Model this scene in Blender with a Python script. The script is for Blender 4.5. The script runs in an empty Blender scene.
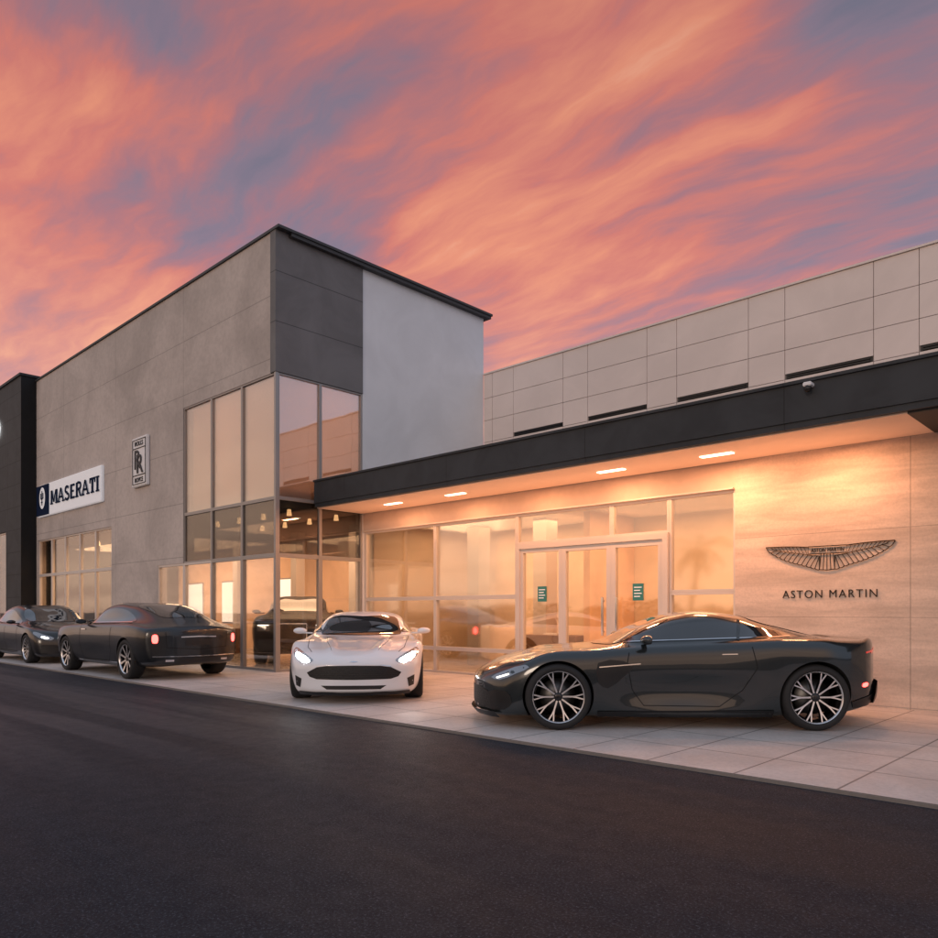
import bpy, bmesh, math, random
from mathutils import Vector, Matrix
from mathutils.bvhtree import BVHTree
random.seed(7)
S = bpy.context.scene
COL = S.collection
# ------------------------------------------------------------------ camera
cam = bpy.data.cameras.new("camera"); camo = bpy.data.objects.new("camera", cam); COL.objects.link(camo)
camo.location = (0, 0, 1.25); camo.rotation_euler = (math.radians(90), 0, math.radians(43.7))
cam.sensor_width = 36; cam.lens = 29.13; cam.shift_y = 0.1525; cam.clip_end = 3000; cam.clip_start = .05
S.camera = camo
S.view_settings.view_transform = 'Standard'; S.view_settings.look = 'None'; S.view_settings.exposure = 0
YAW = math.radians(43.7)
FW = (-math.sin(YAW), math.cos(YAW)); RT = (math.cos(YAW), math.sin(YAW))
def pixdir(x, y):
    u = (x-469)/759; v = (612-y)/759
    return (FW[0]+RT[0]*u, FW[1]+RT[1]*u, v)

# ------------------------------------------------------------------ node helper
class N:
    def __init__(s, tree): s.t = tree; s.n = tree.nodes; s.l = tree.links
    def new(s, typ, **kw):
        nd = s.n.new(typ)
        for k, v in kw.items(): setattr(nd, k, v)
        return nd
    def set(s, inp, val):
        if hasattr(val, 'links') or hasattr(val, 'is_output'): s.l.new(val, inp)
        else:
            if isinstance(val, (tuple, list)) and len(val) == 3 and inp.type == 'RGBA': val = (*val, 1)
            inp.default_value = val
    def math(s, op, a, b=0.0, c=None, clamp=False):
        nd = s.new('ShaderNodeMath', operation=op); nd.use_clamp = clamp
        s.set(nd.inputs[0], a); s.set(nd.inputs[1], b)
        if c is not None: s.set(nd.inputs[2], c)
        return nd.outputs[0]
    def vmath(s, op, a, b=(0, 0, 0)):
        nd = s.new('ShaderNodeVectorMath', operation=op); s.set(nd.inputs[0], a); s.set(nd.inputs[1], b)
        return nd.outputs['Value'] if op in ('DISTANCE', 'DOT_PRODUCT', 'LENGTH') else nd.outputs[0]
    def scale(s, a, f):
        nd = s.new('ShaderNodeVectorMath', operation='SCALE'); s.set(nd.inputs[0], a); s.set(nd.inputs['Scale'], f); return nd.outputs[0]
    def mr(s, v, a, b, c, d, smooth=True):
        nd = s.new('ShaderNodeMapRange'); nd.interpolation_type = 'SMOOTHSTEP' if smooth else 'LINEAR'
        s.set(nd.inputs[0], v)
        for i, q in enumerate((a, b, c, d)): nd.inputs[i+1].default_value = q
        return nd.outputs[0]
    def noise(s, vec, scale, detail=4, rough=.5, dist=0.0, color=False):
        nd = s.new('ShaderNodeTexNoise'); s.set(nd.inputs['Vector'], vec)
        nd.inputs['Scale'].default_value = scale; nd.inputs['Detail'].default_value = detail
        nd.inputs['Roughness'].default_value = rough; nd.inputs['Distortion'].default_value = dist
        return nd.outputs[1 if color else 0]
    def mix(s, f, a, b, blend='MIX'):
        nd = s.new('ShaderNodeMix', data_type='RGBA', blend_type=blend)
        s.set(nd.inputs[0], f); s.set(nd.inputs[6], a); s.set(nd.inputs[7], b); return nd.outputs[2]
    def mapping(s, vec, loc=(0, 0, 0), rot=(0, 0, 0), scale=(1, 1, 1)):
        nd = s.new('ShaderNodeMapping'); s.set(nd.inputs[0], vec)
        nd.inputs[1].default_value = loc; nd.inputs[2].default_value = rot; nd.inputs[3].default_value = scale
        return nd.outputs[0]
    def ramp(s, f, stops):
        nd = s.new('ShaderNodeValToRGB'); s.set(nd.inputs[0], f); cr = nd.color_ramp
        cr.elements[0].position = stops[0][0]; cr.elements[0].color = (*stops[0][1], 1)
        cr.elements[1].position = stops[-1][0]; cr.elements[1].color = (*stops[-1][1], 1)
        for p, c in stops[1:-1]:
            e = cr.elements.new(p); e.color = (*c, 1)
        return nd.outputs[0]

# ------------------------------------------------------------------ world
OFFZ = 0.10
def pixP(x, y):
    d = Vector(pixdir(x, y)).normalized(); return (d.x/(d.z+OFFZ), d.y/(d.z+OFFZ), 0)
W = bpy.data.worlds.new("World"); S.world = W; W.use_nodes = True
w = N(W.node_tree); w.n.clear()
tc = w.new('ShaderNodeTexCoord'); D = tc.outputs['Generated']
D = w.vmath('NORMALIZE', D)
sep = w.new('ShaderNodeSeparateXYZ'); w.l.new(D, sep.inputs[0])
den = w.math('ADD', w.math('MAXIMUM', sep.outputs[2], 0.0), OFFZ)
px = w.math('DIVIDE', sep.outputs[0], den); py = w.math('DIVIDE', sep.outputs[1], den)
cmb = w.new('ShaderNodeCombineXYZ'); w.l.new(px, cmb.inputs[0]); w.l.new(py, cmb.inputs[1])
P = cmb.outputs[0]
wn = w.vmath('SUBTRACT', w.noise(P, 0.8, 2, .45, color=True), (.5, .5, .5))
Pw = w.vmath('ADD', P, w.scale(wn, 0.60))
st = w.mapping(Pw, rot=(0, 0, math.radians(-14)), scale=(0.42, 1.2, 1))
n1 = w.noise(st, 1.7, 5, .52, .15)
wn2 = w.vmath('SUBTRACT', w.noise(P, 1.5, 3, .5, color=True), (.5, .5, .5))
Pw2 = w.vmath('ADD', P, w.scale(wn2, .32))
st2 = w.mapping(Pw2, rot=(0, 0, math.radians(-18)), scale=(0.36, 1.6, 1))
n2 = w.noise(st2, 3.4, 6, .54, .1)
wn3 = w.vmath('SUBTRACT', w.noise(P, 5.0, 4, .55, color=True), (.5, .5, .5))
Pw3 = w.vmath('ADD', Pw2, w.scale(wn3, .10))
n3 = w.noise(w.mapping(Pw3, rot=(0, 0, math.radians(-24)), scale=(0.45, 1.9, 1)), 8.0, 6, .58, .2)
bias = w.math('ADD', w.math('MULTIPLY', w.math('SUBTRACT', n2, .5), .74), w.math('MULTIPLY', w.math('SUBTRACT', n3, .5), .30))
def blob(pix, r, amp):
    global bias
    d = w.vmath('DISTANCE', Pw2, pixP(*pix))
    bias = w.math('ADD', bias, w.mr(d, 0, r, amp, 0))
for pix, r, a in [((190, 205), .42, -.15), ((330, 125), .38, -.17), ((900, 195), .50, -.19), ((60, 15), .30, -.14), ((200, 20), .22, -.06), ((938, 0), .3, -.16), ((820, 10), .2, -.10),
                  ((470, 225), .45, .17), ((720, 140), .35, .16), ((30, 300), .8, .16), ((560, 290), .5, .10), ((130, 120), .22, .06), ((560, 30), .3, .06), ((60, 110), .3, .05), ((640, 320), .5, -.04)]:
    blob(pix, r, a)
cf = w.math('ADD', w.math('ADD', n1, bias), 0.045)
cloud = w.ramp(cf, [(.16, (.165, .18, .255)), (.34, (.27, .205, .275)), (.46, (.44, .195, .225)), (.58, (.68, .215, .18)), (.73, (.84, .31, .20)), (.95, (.98, .53, .35))])
hz = w.mr(sep.outputs[2], .20, .44, .60, 0)
cloud = w.mix(hz, cloud, w.ramp(cf, [(.3, (.45, .33, .41)), (.5, (.76, .40, .37)), (.75, (1.0, .57, .40))]))
el = w.mr(sep.outputs[2], .35, .68, 1.0, .80)
cloud = w.vmath('MULTIPLY', cloud, w.scale((1, 1, 1), el))
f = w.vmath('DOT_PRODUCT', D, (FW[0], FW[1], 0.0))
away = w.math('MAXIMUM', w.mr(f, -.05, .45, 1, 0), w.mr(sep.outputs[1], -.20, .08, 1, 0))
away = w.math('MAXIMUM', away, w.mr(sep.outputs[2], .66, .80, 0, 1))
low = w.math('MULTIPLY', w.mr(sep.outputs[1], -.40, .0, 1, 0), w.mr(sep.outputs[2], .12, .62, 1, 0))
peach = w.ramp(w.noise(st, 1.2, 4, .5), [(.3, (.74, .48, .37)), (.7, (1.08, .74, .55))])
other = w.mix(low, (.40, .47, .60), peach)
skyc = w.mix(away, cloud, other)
nish = w.new('ShaderNodeTexSky', sky_type='NISHITA'); nish.sun_disc = False
nish.sun_elevation = math.radians(4); nish.sun_rotation = math.radians(200)
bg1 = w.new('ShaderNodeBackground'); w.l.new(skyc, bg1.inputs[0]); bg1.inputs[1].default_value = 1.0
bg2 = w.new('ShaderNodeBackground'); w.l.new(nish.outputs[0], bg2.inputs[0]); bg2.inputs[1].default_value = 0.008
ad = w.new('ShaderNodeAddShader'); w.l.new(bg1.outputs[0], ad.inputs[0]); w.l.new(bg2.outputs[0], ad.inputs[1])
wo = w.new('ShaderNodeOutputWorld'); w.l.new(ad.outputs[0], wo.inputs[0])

sun = bpy.data.lights.new("sun", 'SUN'); sun.energy = .45; sun.angle = math.radians(12); sun.color = (1, .80, .64)
so = bpy.data.objects.new("sun", sun); COL.objects.link(so)
so.rotation_euler = Vector((-.25, 1, -.22)).to_track_quat('-Z', 'Y').to_euler()

# ------------------------------------------------------------------ materials
def mat(name, col, rough=.5, metal=0.0, coat=0.0, var=0.0, vs=3.0, vstretch=(1, 1, 1), bump=0.0, bs=40.0, emis=None, es=0.0, spec=.5,
        joints=None, jdark=.45, rvar=0.0, fine=0.0, trans=None):
    m = bpy.data.materials.new(name); m.use_nodes = True
    t = N(m.node_tree); b = t.n['Principled BSDF']
    b.inputs['Roughness'].default_value = rough; b.inputs['Metallic'].default_value = metal
    b.inputs['Coat Weight'].default_value = coat; b.inputs['Coat Roughness'].default_value = .03
    b.inputs['Specular IOR Level'].default_value = spec
    O = t.new('ShaderNodeTexCoord').outputs['Object']
    c = (*col, 1)
    if var:
        Om = t.mapping(O, scale=vstretch)
        n = t.noise(Om, vs, 7, .62, .6)
        n = t.mr(n, .3, .7, 0, 1)
        c = t.mix(n, tuple(x*(1-var) for x in col), tuple(min(1, x*(1+var)) for x in col))
        if fine:
            nf = t.noise(O, vs*22, 3, .7)
            c = t.mix(t.mr(nf, .35, .75, 0, fine), c, tuple(x*.45 for x in col))
    if rvar:
        nr = t.noise(O, vs*.6, 5, .6)
        t.l.new(t.mr(nr, .3, .7, rough-rvar, rough+rvar), b.inputs['Roughness'])
    h = None
    if bump:
        h = t.noise(O, bs, 4, .6)
    if joints:
        sp = t.new('ShaderNodeSeparateXYZ'); t.l.new(O, sp.inputs[0])
        jm = None
        for ax, per, off, wd in joints:
            q = t.math('SUBTRACT', sp.outputs[ax], off)
            pp = t.math('PINGPONG', q, per/2)
            j = t.math('LESS_THAN', pp, wd/2)
            jm = j if jm is None else t.math('MAXIMUM', jm, j)
        c = t.mix(t.math('MULTIPLY', jm, 1-jdark), c, tuple(x*.12 for x in col))
        h = t.math('SUBTRACT', h if h is not None else 0.5, t.math('MULTIPLY', jm, 1.5))
    if isinstance(c, tuple): b.inputs['Base Color'].default_value = c
    else: t.l.new(c, b.inputs['Base Color'])
    if h is not None:
        bn = t.new('ShaderNodeBump'); bn.inputs['Strength'].default_value = bump if bump else .3; bn.inputs['Distance'].default_value = .01
        t.l.new(h, bn.inputs['Height']); t.l.new(bn.outputs[0], b.inputs['Normal'])
    if emis:
        b.inputs['Emission Color'].default_value = (*emis, 1); b.inputs['Emission Strength'].default_value = es
    if trans:
        tl = t.new('ShaderNodeBsdfTranslucent'); tl.inputs[0].default_value = (*trans, 1)
        mx = t.new('ShaderNodeMixShader'); mx.inputs[0].default_value = .5
        t.l.new(b.outputs[0], mx.inputs[1]); t.l.new(tl.outputs[0], mx.inputs[2])
        t.l.new(mx.outputs[0], t.n['Material Output'].inputs[0])
    return m
def glassmat(name, refl, tint=(1, 1, 1), fk=.7, rough=.015, wav=.03):
    m = bpy.data.materials.new(name); m.use_nodes = True
    t = N(m.node_tree); t.n.clear()
    g = t.new('ShaderNodeBsdfGlossy'); g.inputs['Roughness'].default_value = rough; g.inputs['Color'].default_value = (.95, .95, .95, 1)
    tr = t.new('ShaderNodeBsdfTransparent'); tr.inputs[0].default_value = (*tint, 1)
    O = t.new('ShaderNodeTexCoord').outputs['Object']
    bn = t.new('ShaderNodeBump'); bn.inputs['Strength'].default_value = wav; bn.inputs['Distance'].default_value = .05
    t.l.new(t.noise(O, .9, 2, .5), bn.inputs['Height']); t.l.new(bn.outputs[0], g.inputs['Normal'])
    fr = t.new('ShaderNodeFresnel'); fr.inputs[0].default_value = 1.5
    fac = t.math('ADD', t.math('MULTIPLY', fr.outputs[0], fk), refl, clamp=True)
    mx = t.new('ShaderNodeMixShader'); t.l.new(fac, mx.inputs[0]); t.l.new(tr.outputs[0], mx.inputs[1]); t.l.new(g.outputs[0], mx.inputs[2])
    o = t.new('ShaderNodeOutputMaterial'); t.l.new(mx.outputs[0], o.inputs[0])
    return m

M = {}
M['concrete'] = mat('concrete_facade', (.52, .455, .42), .85, var=.17, vs=.42, fine=.22, bump=.3, bs=22, joints=[(0, 4.15, -13.8, .02), (2, 1.32, 1.28, .018)], jdark=.62)
M['darkpanel'] = mat('dark_grey_panel', (.165, .162, .165), .7, var=.16, vs=.8, bump=.1, joints=[(2, 1.05, 7.3, .02)], jdark=.4)
M['stucco'] = mat('white_stucco', (.78, .80, .83), .9, var=.05, vs=.8, bump=.3, bs=60)
M['tile'] = mat('black_tile', (.032, .034, .038), .6, var=.2, vs=2, joints=[(0, 1.5, -28.9, .025), (2, .78, .2, .025)], jdark=.2, spec=.25)
M['beige'] = mat('beige_panel', (.80, .70, .66), .75, var=.06, vs=.5, bump=.08)
M['gap'] = mat('panel_gap', (.28, .25, .24), .9)
M['darkmetal'] = mat('dark_metal', (.034, .038, .044), .6, var=.2, vs=1.5, joints=[(0, 3.0, -.7, .012)], jdark=.3, spec=.3)
M['alu'] = mat('aluminium', (.36, .34, .33), .4, metal=.5)
M['alu_w'] = mat('pale_aluminium', (.64, .58, .54), .4, metal=.2)
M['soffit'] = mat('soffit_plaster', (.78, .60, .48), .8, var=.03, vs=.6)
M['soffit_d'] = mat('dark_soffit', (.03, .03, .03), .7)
M['traver'] = mat('travertine', (.63, .51, .43), .6, var=.18, vs=1.6, vstretch=(.5, 1, 3.5), fine=.22, bump=.2, bs=18, joints=[(0, 2.35, -2.62, .012), (2, 1.16, .02, .008)], jdark=.55)
M['header'] = mat('header_plaster', (.62, .50, .42), .8, var=.05)
M['cream'] = mat('cream_wall', (.74, .58, .43), .8, var=.12, vs=.5)
M['peachw'] = mat('peach_wall', (.78, .60, .50), .8, var=.10, vs=.4)
M['orangew'] = mat('warm_wall', (.78, .52, .35), .8, var=.15, vs=.7)
M['intdark'] = mat('dark_ceiling', (.05, .045, .04), .8)
M['peach_blind'] = mat('added_peach_blind', (.74, .58, .48), .9, var=.12, vs=.35, trans=(.84, .62, .49))  # made-up blinds; their peach tone stands in for sky mirrored in the panes
M['floor'] = mat('polished_floor', (.42, .38, .34), .18, var=.1, joints=[(0, .9, 0, .006), (1, .9, 0, .006)])
M['pave'] = mat('concrete_paving', (.57, .52, .49), .55, var=.13, vs=1.1, fine=.28, bump=.25, bs=60, joints=[(0, .76, -.3, .018), (1, .81, 5.66, .018)], jdark=.25, rvar=.16)
M['glass_up'] = glassmat('reflective_glass', .24, (.98, .95, .92), .6, rough=.02, wav=.06)
M['glass_mid'] = glassmat('dark_glass', .08, (.40, .37, .34))
M['glass_low'] = glassmat('clear_glass', .05, (.96, .93, .90), .55)
M['glass_shop'] = glassmat('shopfront_glass', .20, (.95, .90, .83), .5, rough=.05, wav=.08)
M['glass_door'] = glassmat('door_glass', .10, (.95, .90, .83), .5, rough=.03)
M['lampw'] = mat('lamp_lens', (1, .9, .75), .5, emis=(1, .82, .60), es=3.2)
M['lampo'] = mat('warm_lamp', (1, .8, .5), .5, emis=(1, .62, .3), es=6)
M['signwhite'] = mat('sign_white', (.85, .86, .88), .5, emis=(.9, .92, 1), es=.14)
M['plaque'] = mat('plaque_silver', (.80, .80, .82), .45)
M['navy'] = mat('navy', (.005, .014, .045), .85, spec=.1)
M['steelblack'] = mat('black_enamel', (.03, .03, .035), .6)
M['emblem'] = mat('bronze_lettering', (.030, .022, .018), .6, spec=.2)
M['ringwhite'] = mat('illuminated_white', (.9, .9, .9), .4, emis=(1, .93, .85), es=.8)
M['ringlit'] = mat('illuminated_emblem', (.9, .9, .9), .4, emis=(1, 1, 1), es=4)
M['teal'] = mat('teal_poster', (.03, .20, .19), .5)
M['tyre'] = mat('tyre_rubber', (.016, .016, .017), .75, bump=.2, bs=60)
M['rim'] = mat('dark_rim', (.03, .03, .033), .3, metal=.8, coat=.5)
M['rimb'] = mat('machined_rim', (.82, .82, .84), .3, metal=.85)
M['disc'] = mat('brake_disc', (.16, .16, .16), .45, metal=1)
M['well'] = mat('wheel_well', (.008, .008, .008), .9)
M['black'] = mat('black_trim', (.012, .012, .013), .4)
M['mesh'] = mat('grille_black', (.010, .010, .011), .5, joints=[(2, .026, 0, .010)], jdark=.1, bump=.8)
M['chrome'] = mat('chrome', (.75, .75, .77), .12, metal=1)
M['carglass'] = mat('car_glass', (.014, .015, .016), .03, coat=1.0, spec=.9)
M['headlamp'] = mat('headlamp_lit', (.9, .92, 1), .1, emis=(1, .97, .94), es=80, coat=1)
M['headlamp2'] = mat('headlamp_dim', (.9, .92, 1), .1, emis=(1, .96, .92), es=8, coat=1)
M['headlens'] = mat('headlamp_lens', (.30, .31, .33), .08, metal=.6, coat=1)
M['drl'] = mat('running_light', (1, 1, 1), .2, emis=(1, .92, .8), es=4)
M['tail'] = mat('tail_lamp', (.35, .01, .01), .12, coat=1, emis=(1, .04, .03), es=.5)
M['tailon'] = mat('tail_lamp_lit', (.6, .02, .02), .12, coat=1, emis=(1, .06, .05), es=9)
M['seam'] = mat('panel_seam', (.004, .004, .004), .8)
M['paint_dark'] = mat('gunmetal_paint', (.022, .028, .031), .22, metal=.3, coat=1)
M['paint_white'] = mat('white_paint', (.80, .81, .84), .30, coat=1)
M['paint_black'] = mat('black_paint', (.007, .009, .012), .28, coat=.6)
M['paint_black2'] = mat('deep_black_paint', (.007, .007, .009), .28, coat=.6)
M['paint_black3'] = mat('satin_black_paint', (.010, .010, .012), .55, spec=.3)
M['trunk'] = mat('palm_bark', (.16, .12, .09), .9, var=.3, vs=8, joints=[(2, .22, 0, .04)])
M['leaf'] = mat('palm_leaf', (.10, .11, .06), .6, var=.3, vs=3)
M['hedge'] = mat('hedge_leaf', (.04, .06, .025), .7, var=.4, vs=4)
M['wood'] = mat('walnut', (.16, .08, .045), .45, var=.3, vs=4, vstretch=(1, 1, 6))
M['trim'] = mat('roof_trim', (.05, .052, .056), .6)

def asphalt():
    m = bpy.data.materials.new('asphalt'); m.use_nodes = True
    t = N(m.node_tree); b = t.n['Principled BSDF']
    O = t.new('ShaderNodeTexCoord').outputs['Object']
    sp = t.new('ShaderNodeSeparateXYZ'); t.l.new(O, sp.inputs[0])
    big = t.noise(t.mapping(O, rot=(0, 0, .05), scale=(.05, 1, 1)), 1.3, 5, .55, .3)
    patch_ = t.noise(O, .35, 5, .6, .4)
    mid = t.noise(O, 7, 5, .7)
    fin = t.noise(O, 70, 4, .8)
    c = t.mix(t.mr(big, .3, .7, 0, 1), (.012, .018, .027), (.022, .029, .040))
    c = t.mix(t.mr(patch_, .45, .62, 0, .25), c, (.026, .032, .042))
    c = t.mix(t.mr(mid, .35, .7, 0, .35), c, (.009, .013, .019))
    c = t.mix(t.mr(fin, .54, .66, 0, .9), c, (.10, .12, .15))
    c = t.mix(t.mr(fin, .45, .34, 0, .9), c, (.002, .003, .005))
    t.l.new(c, b.inputs['Base Color'])
    worn = t.math('MULTIPLY', t.mr(sp.outputs[0], -4, -11, 0, 1), t.mr(big, .42, .60, .2, 1))
    rg = t.mr(t.math('ADD', t.math('MULTIPLY', big, .7), t.math('MULTIPLY', mid, .3)), .35, .65, .52, .68)
    t.l.new(t.math('SUBTRACT', rg, t.math('MULTIPLY', worn, .16)), b.inputs['Roughness'])
    t.l.new(t.math('ADD', .12, t.math('MULTIPLY', worn, .34)), b.inputs['Specular IOR Level'])
    bn = t.new('ShaderNodeBump'); bn.inputs['Strength'].default_value = 1.0; bn.inputs['Distance'].default_value = .009
    t.l.new(fin, bn.inputs['Height']); t.l.new(bn.outputs[0], b.inputs['Normal'])
    return m
M['asphalt'] = asphalt()

# ------------------------------------------------------------------ object helpers
def link(o, parent=None, **kw):
    COL.objects.link(o)
    if parent is not None: o.parent = parent
    for k, v in kw.items():
        if v is not None: o[k] = v
    return o
def empty(name, loc, label, category, rot=0, group=None):
    e = bpy.data.objects.new(name, None); e.location = loc; e.rotation_euler = (0, 0, rot); e.empty_display_size = .3
    COL.objects.link(e); e['label'] = label; e['category'] = category
    if group: e['group'] = group
    return e
def mk(name, bm, mats, parent=None, world=True, smooth=False, **kw):
    me = bpy.data.meshes.new(name); bm.to_mesh(me); bm.free()
    for m_ in (mats if isinstance(mats, (list, tuple)) else [mats]): me.materials.append(m_)
    if smooth:
        for p in me.polygons: p.use_smooth = True
    o = bpy.data.objects.new(name, me)
    link(o, parent, **kw)
    if parent is not None and world:
        r = parent
        off = Vector((0, 0, 0))
        while r is not None: off += r.location; r = r.parent
        o.location = -off
    return o
def bx(bm, x0, x1, y0, y1, z0, z1, mi=0):
    v = [bm.verts.new(p) for p in ((x0, y0, z0), (x1, y0, z0), (x1, y1, z0), (x0, y1, z0), (x0, y0, z1), (x1, y0, z1), (x1, y1, z1), (x0, y1, z1))]
    for q in ((0, 3, 2, 1), (4, 5, 6, 7), (0, 1, 5, 4), (1, 2, 6, 5), (2, 3, 7, 6), (3, 0, 4, 7)):
        fc = bm.faces.new([v[i] for i in q]); fc.material_index = mi
def box(name, c, m, parent=None, bevel=0, **kw):
    bm = bmesh.new(); bx(bm, *c)
    if bevel: bmesh.ops.bevel(bm, geom=bm.edges[:], offset=bevel, segments=2, affect='EDGES')
    return mk(name, bm, m, parent, **kw)
def wall(name, axis, pos, thick, a0, a1, z0, z1, holes, m, parent, **kw):
    A = sorted({a0, a1, *[min(max(h[i], a0), a1) for h in holes for i in (0, 1)]})
    Z = sorted({z0, z1, *[min(max(h[i], z0), z1) for h in holes for i in (2, 3)]})
    bm = bmesh.new(); vs = {}
    def V(i, j):
        if (i, j) not in vs:
            vs[(i, j)] = bm.verts.new((A[i], pos, Z[j]) if axis == 'Y' else (pos, A[i], Z[j]))
        return vs[(i, j)]
    for i in range(len(A)-1):
        for j in range(len(Z)-1):
            ca = (A[i]+A[i+1])/2; cz = (Z[j]+Z[j+1])/2
            if any(h[0] < ca < h[1] and h[2] < cz < h[3] for h in holes): continue
            bm.faces.new((V(i, j), V(i+1, j), V(i+1, j+1), V(i, j+1)))
    r = bmesh.ops.extrude_face_region(bm, geom=bm.faces[:])
    d = Vector((0, thick, 0)) if axis == 'Y' else Vector((-thick, 0, 0))
    for e in r['geom']:
        if isinstance(e, bmesh.types.BMVert): e.co += d
    bmesh.ops.recalc_face_normals(bm, faces=bm.faces)
    return mk(name, bm, m, parent, **kw)
def window(root, axis, pos, a0, a1, z0, z1, gm, fm, fw=.045, fd=.09, name='window', **kw):
    def c(p, q, r, s, d0, d1):
        return (p, q, pos+d0, pos+d1, r, s) if axis == 'Y' else (pos-d1, pos-d0, p, q, r, s)
    bm = bmesh.new(); bx(bm, *c(a0+fw*.6, a1-fw*.6, z0+fw*.6, z1-fw*.6, .035, .047))
    g = mk(name, bm, gm, root, **kw)
    bm = bmesh.new()
    bx(bm, *c(a0+.001, a0+fw, z0+.001, z1-.001, 0, fd)); bx(bm, *c(a1-fw, a1-.001, z0+.001, z1-.001, 0, fd))
    bx(bm, *c(a0+fw, a1-fw, z0+.001, z0+fw, .002, fd-.002)); bx(bm, *c(a0+fw, a1-fw, z1-fw, z1-.001, .002, fd-.002))
    mk('frame', bm, fm, g)
    return g
def textmesh(txt, width, height, depth=.012, spacing=1.0, bold=0):
    cu = bpy.data.curves.new('t', 'FONT'); cu.body = txt; cu.extrude = depth/2; cu.space_character = spacing; cu.size = 1; cu.offset = bold
    o = bpy.data.objects.new('t', cu); COL.objects.link(o)
    dg = bpy.context.evaluated_depsgraph_get(); me = bpy.data.meshes.new_from_object(o.evaluated_get(dg))
    bpy.data.objects.remove(o); bpy.data.curves.remove(cu)
    xs = [v.co.x for v in me.vertices]; ys = [v.co.y for v in me.vertices]
    sx = width/(max(xs)-min(xs)); sy = height/(max(ys)-min(ys)) if height else sx
    cx = (max(xs)+min(xs))/2; cy = (max(ys)+min(ys))/2
    for v in me.vertices: v.co.x = (v.co.x-cx)*sx; v.co.y = (v.co.y-cy)*sy
    return me
def text_on_wall(name, txt, X, Y, Z, width, height, m, parent, depth=.012, spacing=1.0, bold=0, **kw):
    me = textmesh(txt, width, height, depth, spacing, bold)
    for v in me.vertices:
        x, y, z = v.co; v.co = (X+x, Y-z, Z+y)
    me.materials.append(m)
    o = bpy.data.objects.new(name, me); link(o, parent, **kw)
    off = Vector((0, 0, 0)); r = parent
    while r is not None: off += r.location; r = r.parent
    o.location = -off
    return o
def ribbon(bm, pts, wd, Y, X0=0, Z0=0, closed=False, depth=.012):
    n = len(pts)
    P2 = [Vector(p) for p in pts]; L = []; R = []
    for i in range(n):
        a = P2[(i-1) % n] if (closed or i > 0) else P2[i]; b = P2[(i+1) % n] if (closed or i < n-1) else P2[i]
        t = (b-a).normalized(); nn = Vector((-t.y, t.x))*wd/2
        for lst, q in ((L, P2[i]+nn), (R, P2[i]-nn)):
            lst.append((bm.verts.new((X0+q.x, Y-depth, Z0+q.y)), bm.verts.new((X0+q.x, Y, Z0+q.y))))
    for i in range(n if closed else n-1):
        j = (i+1) % n
        bm.faces.new((L[i][0], L[j][0], R[j][0], R[i][0]))
        bm.faces.new((L[i][1], L[j][1], L[j][0], L[i][0])); bm.faces.new((R[i][0], R[j][0], R[j][1], R[i][1]))
def lamp(name, typ, loc, energy, color, size=.3, size_y=None, rot=(0, 0, 0), radius=.1):
    l = bpy.data.lights.new(name, typ); l.energy = energy; l.color = color
    if typ == 'AREA':
        l.size = size
        if size_y: l.shape = 'RECTANGLE'; l.size_y = size_y
    else: l.shadow_soft_size = radius
    o = bpy.data.objects.new(name, l); o.location = loc; o.rotation_euler = rot; COL.objects.link(o); return o

# ------------------------------------------------------------------ ground
bm = bmesh.new()
v = [bm.verts.new(p) for p in ((-900, -900, -.03), (900, -900, -.03), (900, 900, -.03), (-900, 900, -.03))]; bm.faces.new(v)
mk('ground', bm, M['asphalt'], kind='structure')
box('pavement', (-70, 14, 5.66, 30, -.2, 0), M['pave'], bevel=.008, kind='structure')

# ------------------------------------------------------------------ tall showroom
YF, XS, YW, YU, ZT = 8.63, -13.8, 10.9, 15.0, 9.2
T = empty('showroom_building', (-21, 8.63, 0), 'tall grey concrete showroom with glazed corner and white side wall', 'building')
MX = [-13.8, -15.2, -16.57, -17.95, -19.4]
wx = [-22.4-i*1.27 for i in range(6)]
wall('front_wall', 'Y', YF, .25, -28.9, XS, 0, ZT,
     [(MX[3], XS+1, 2.45, 6.25), (MX[4], XS+1, 0, 2.45), (wx[5], wx[0], 0, 3.7)], M['concrete'], T, label='mottled grey concrete facade')
wall('side_wall', 'X', XS+.02, .20, YF-.02, YW, 6.25, ZT, [], M['darkpanel'], T, label='dark grey panelled side wall')
wall('white_wall', 'X', XS, .25, YW+.003, YU, 0, ZT-.003, [], M['stucco'], T, label='white stucco side wall')
box('back_wall', (-28.9, XS-.26, YU-.25, YU-.01, 0, ZT-.01), M['concrete'], T)
bm = bmesh.new()
bx(bm, -28.9, XS+.16, YF-.04, YU+.2, ZT, ZT+.055); bx(bm, XS-.2, XS+.13, YF+.3, YU+.17, ZT-.075, ZT-.001)
mk('roof_edge', bm, M['trim'], T)
box('floor', (-28.8, XS-.06, YF+.06, YU-.3, .002, .012), M['floor'], T)
box('ceiling', (-28.8, XS-.28, YF+.27, YU-.3, 3.62, 3.9), M['intdark'], T)
box('partition_wall', (-28.7, XS-.3, 13.6, 13.7, .012, 3.62), M['orangew'], T, label='warm lit interior wall')
box('upper_partition_wall', (-28.7, XS-.3, 12.2, 12.3, 3.9, 8.9), M['peachw'], T)
box('upper_partition_wall', (-20.2, -20.1, 8.9, 12.19, 3.9, 8.9), M['peachw'], T)
for i, x in enumerate((-16.4, -19.2, -22.6)): box('interior_column', (x-.14, x+.14, 12.6, 12.9, .012, 3.6), M['alu_w'], T)
box('corner_post', (XS-.055, XS+.01, YF-.01, YF+.055, 0, 6.25), M['alu'], T)
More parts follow.
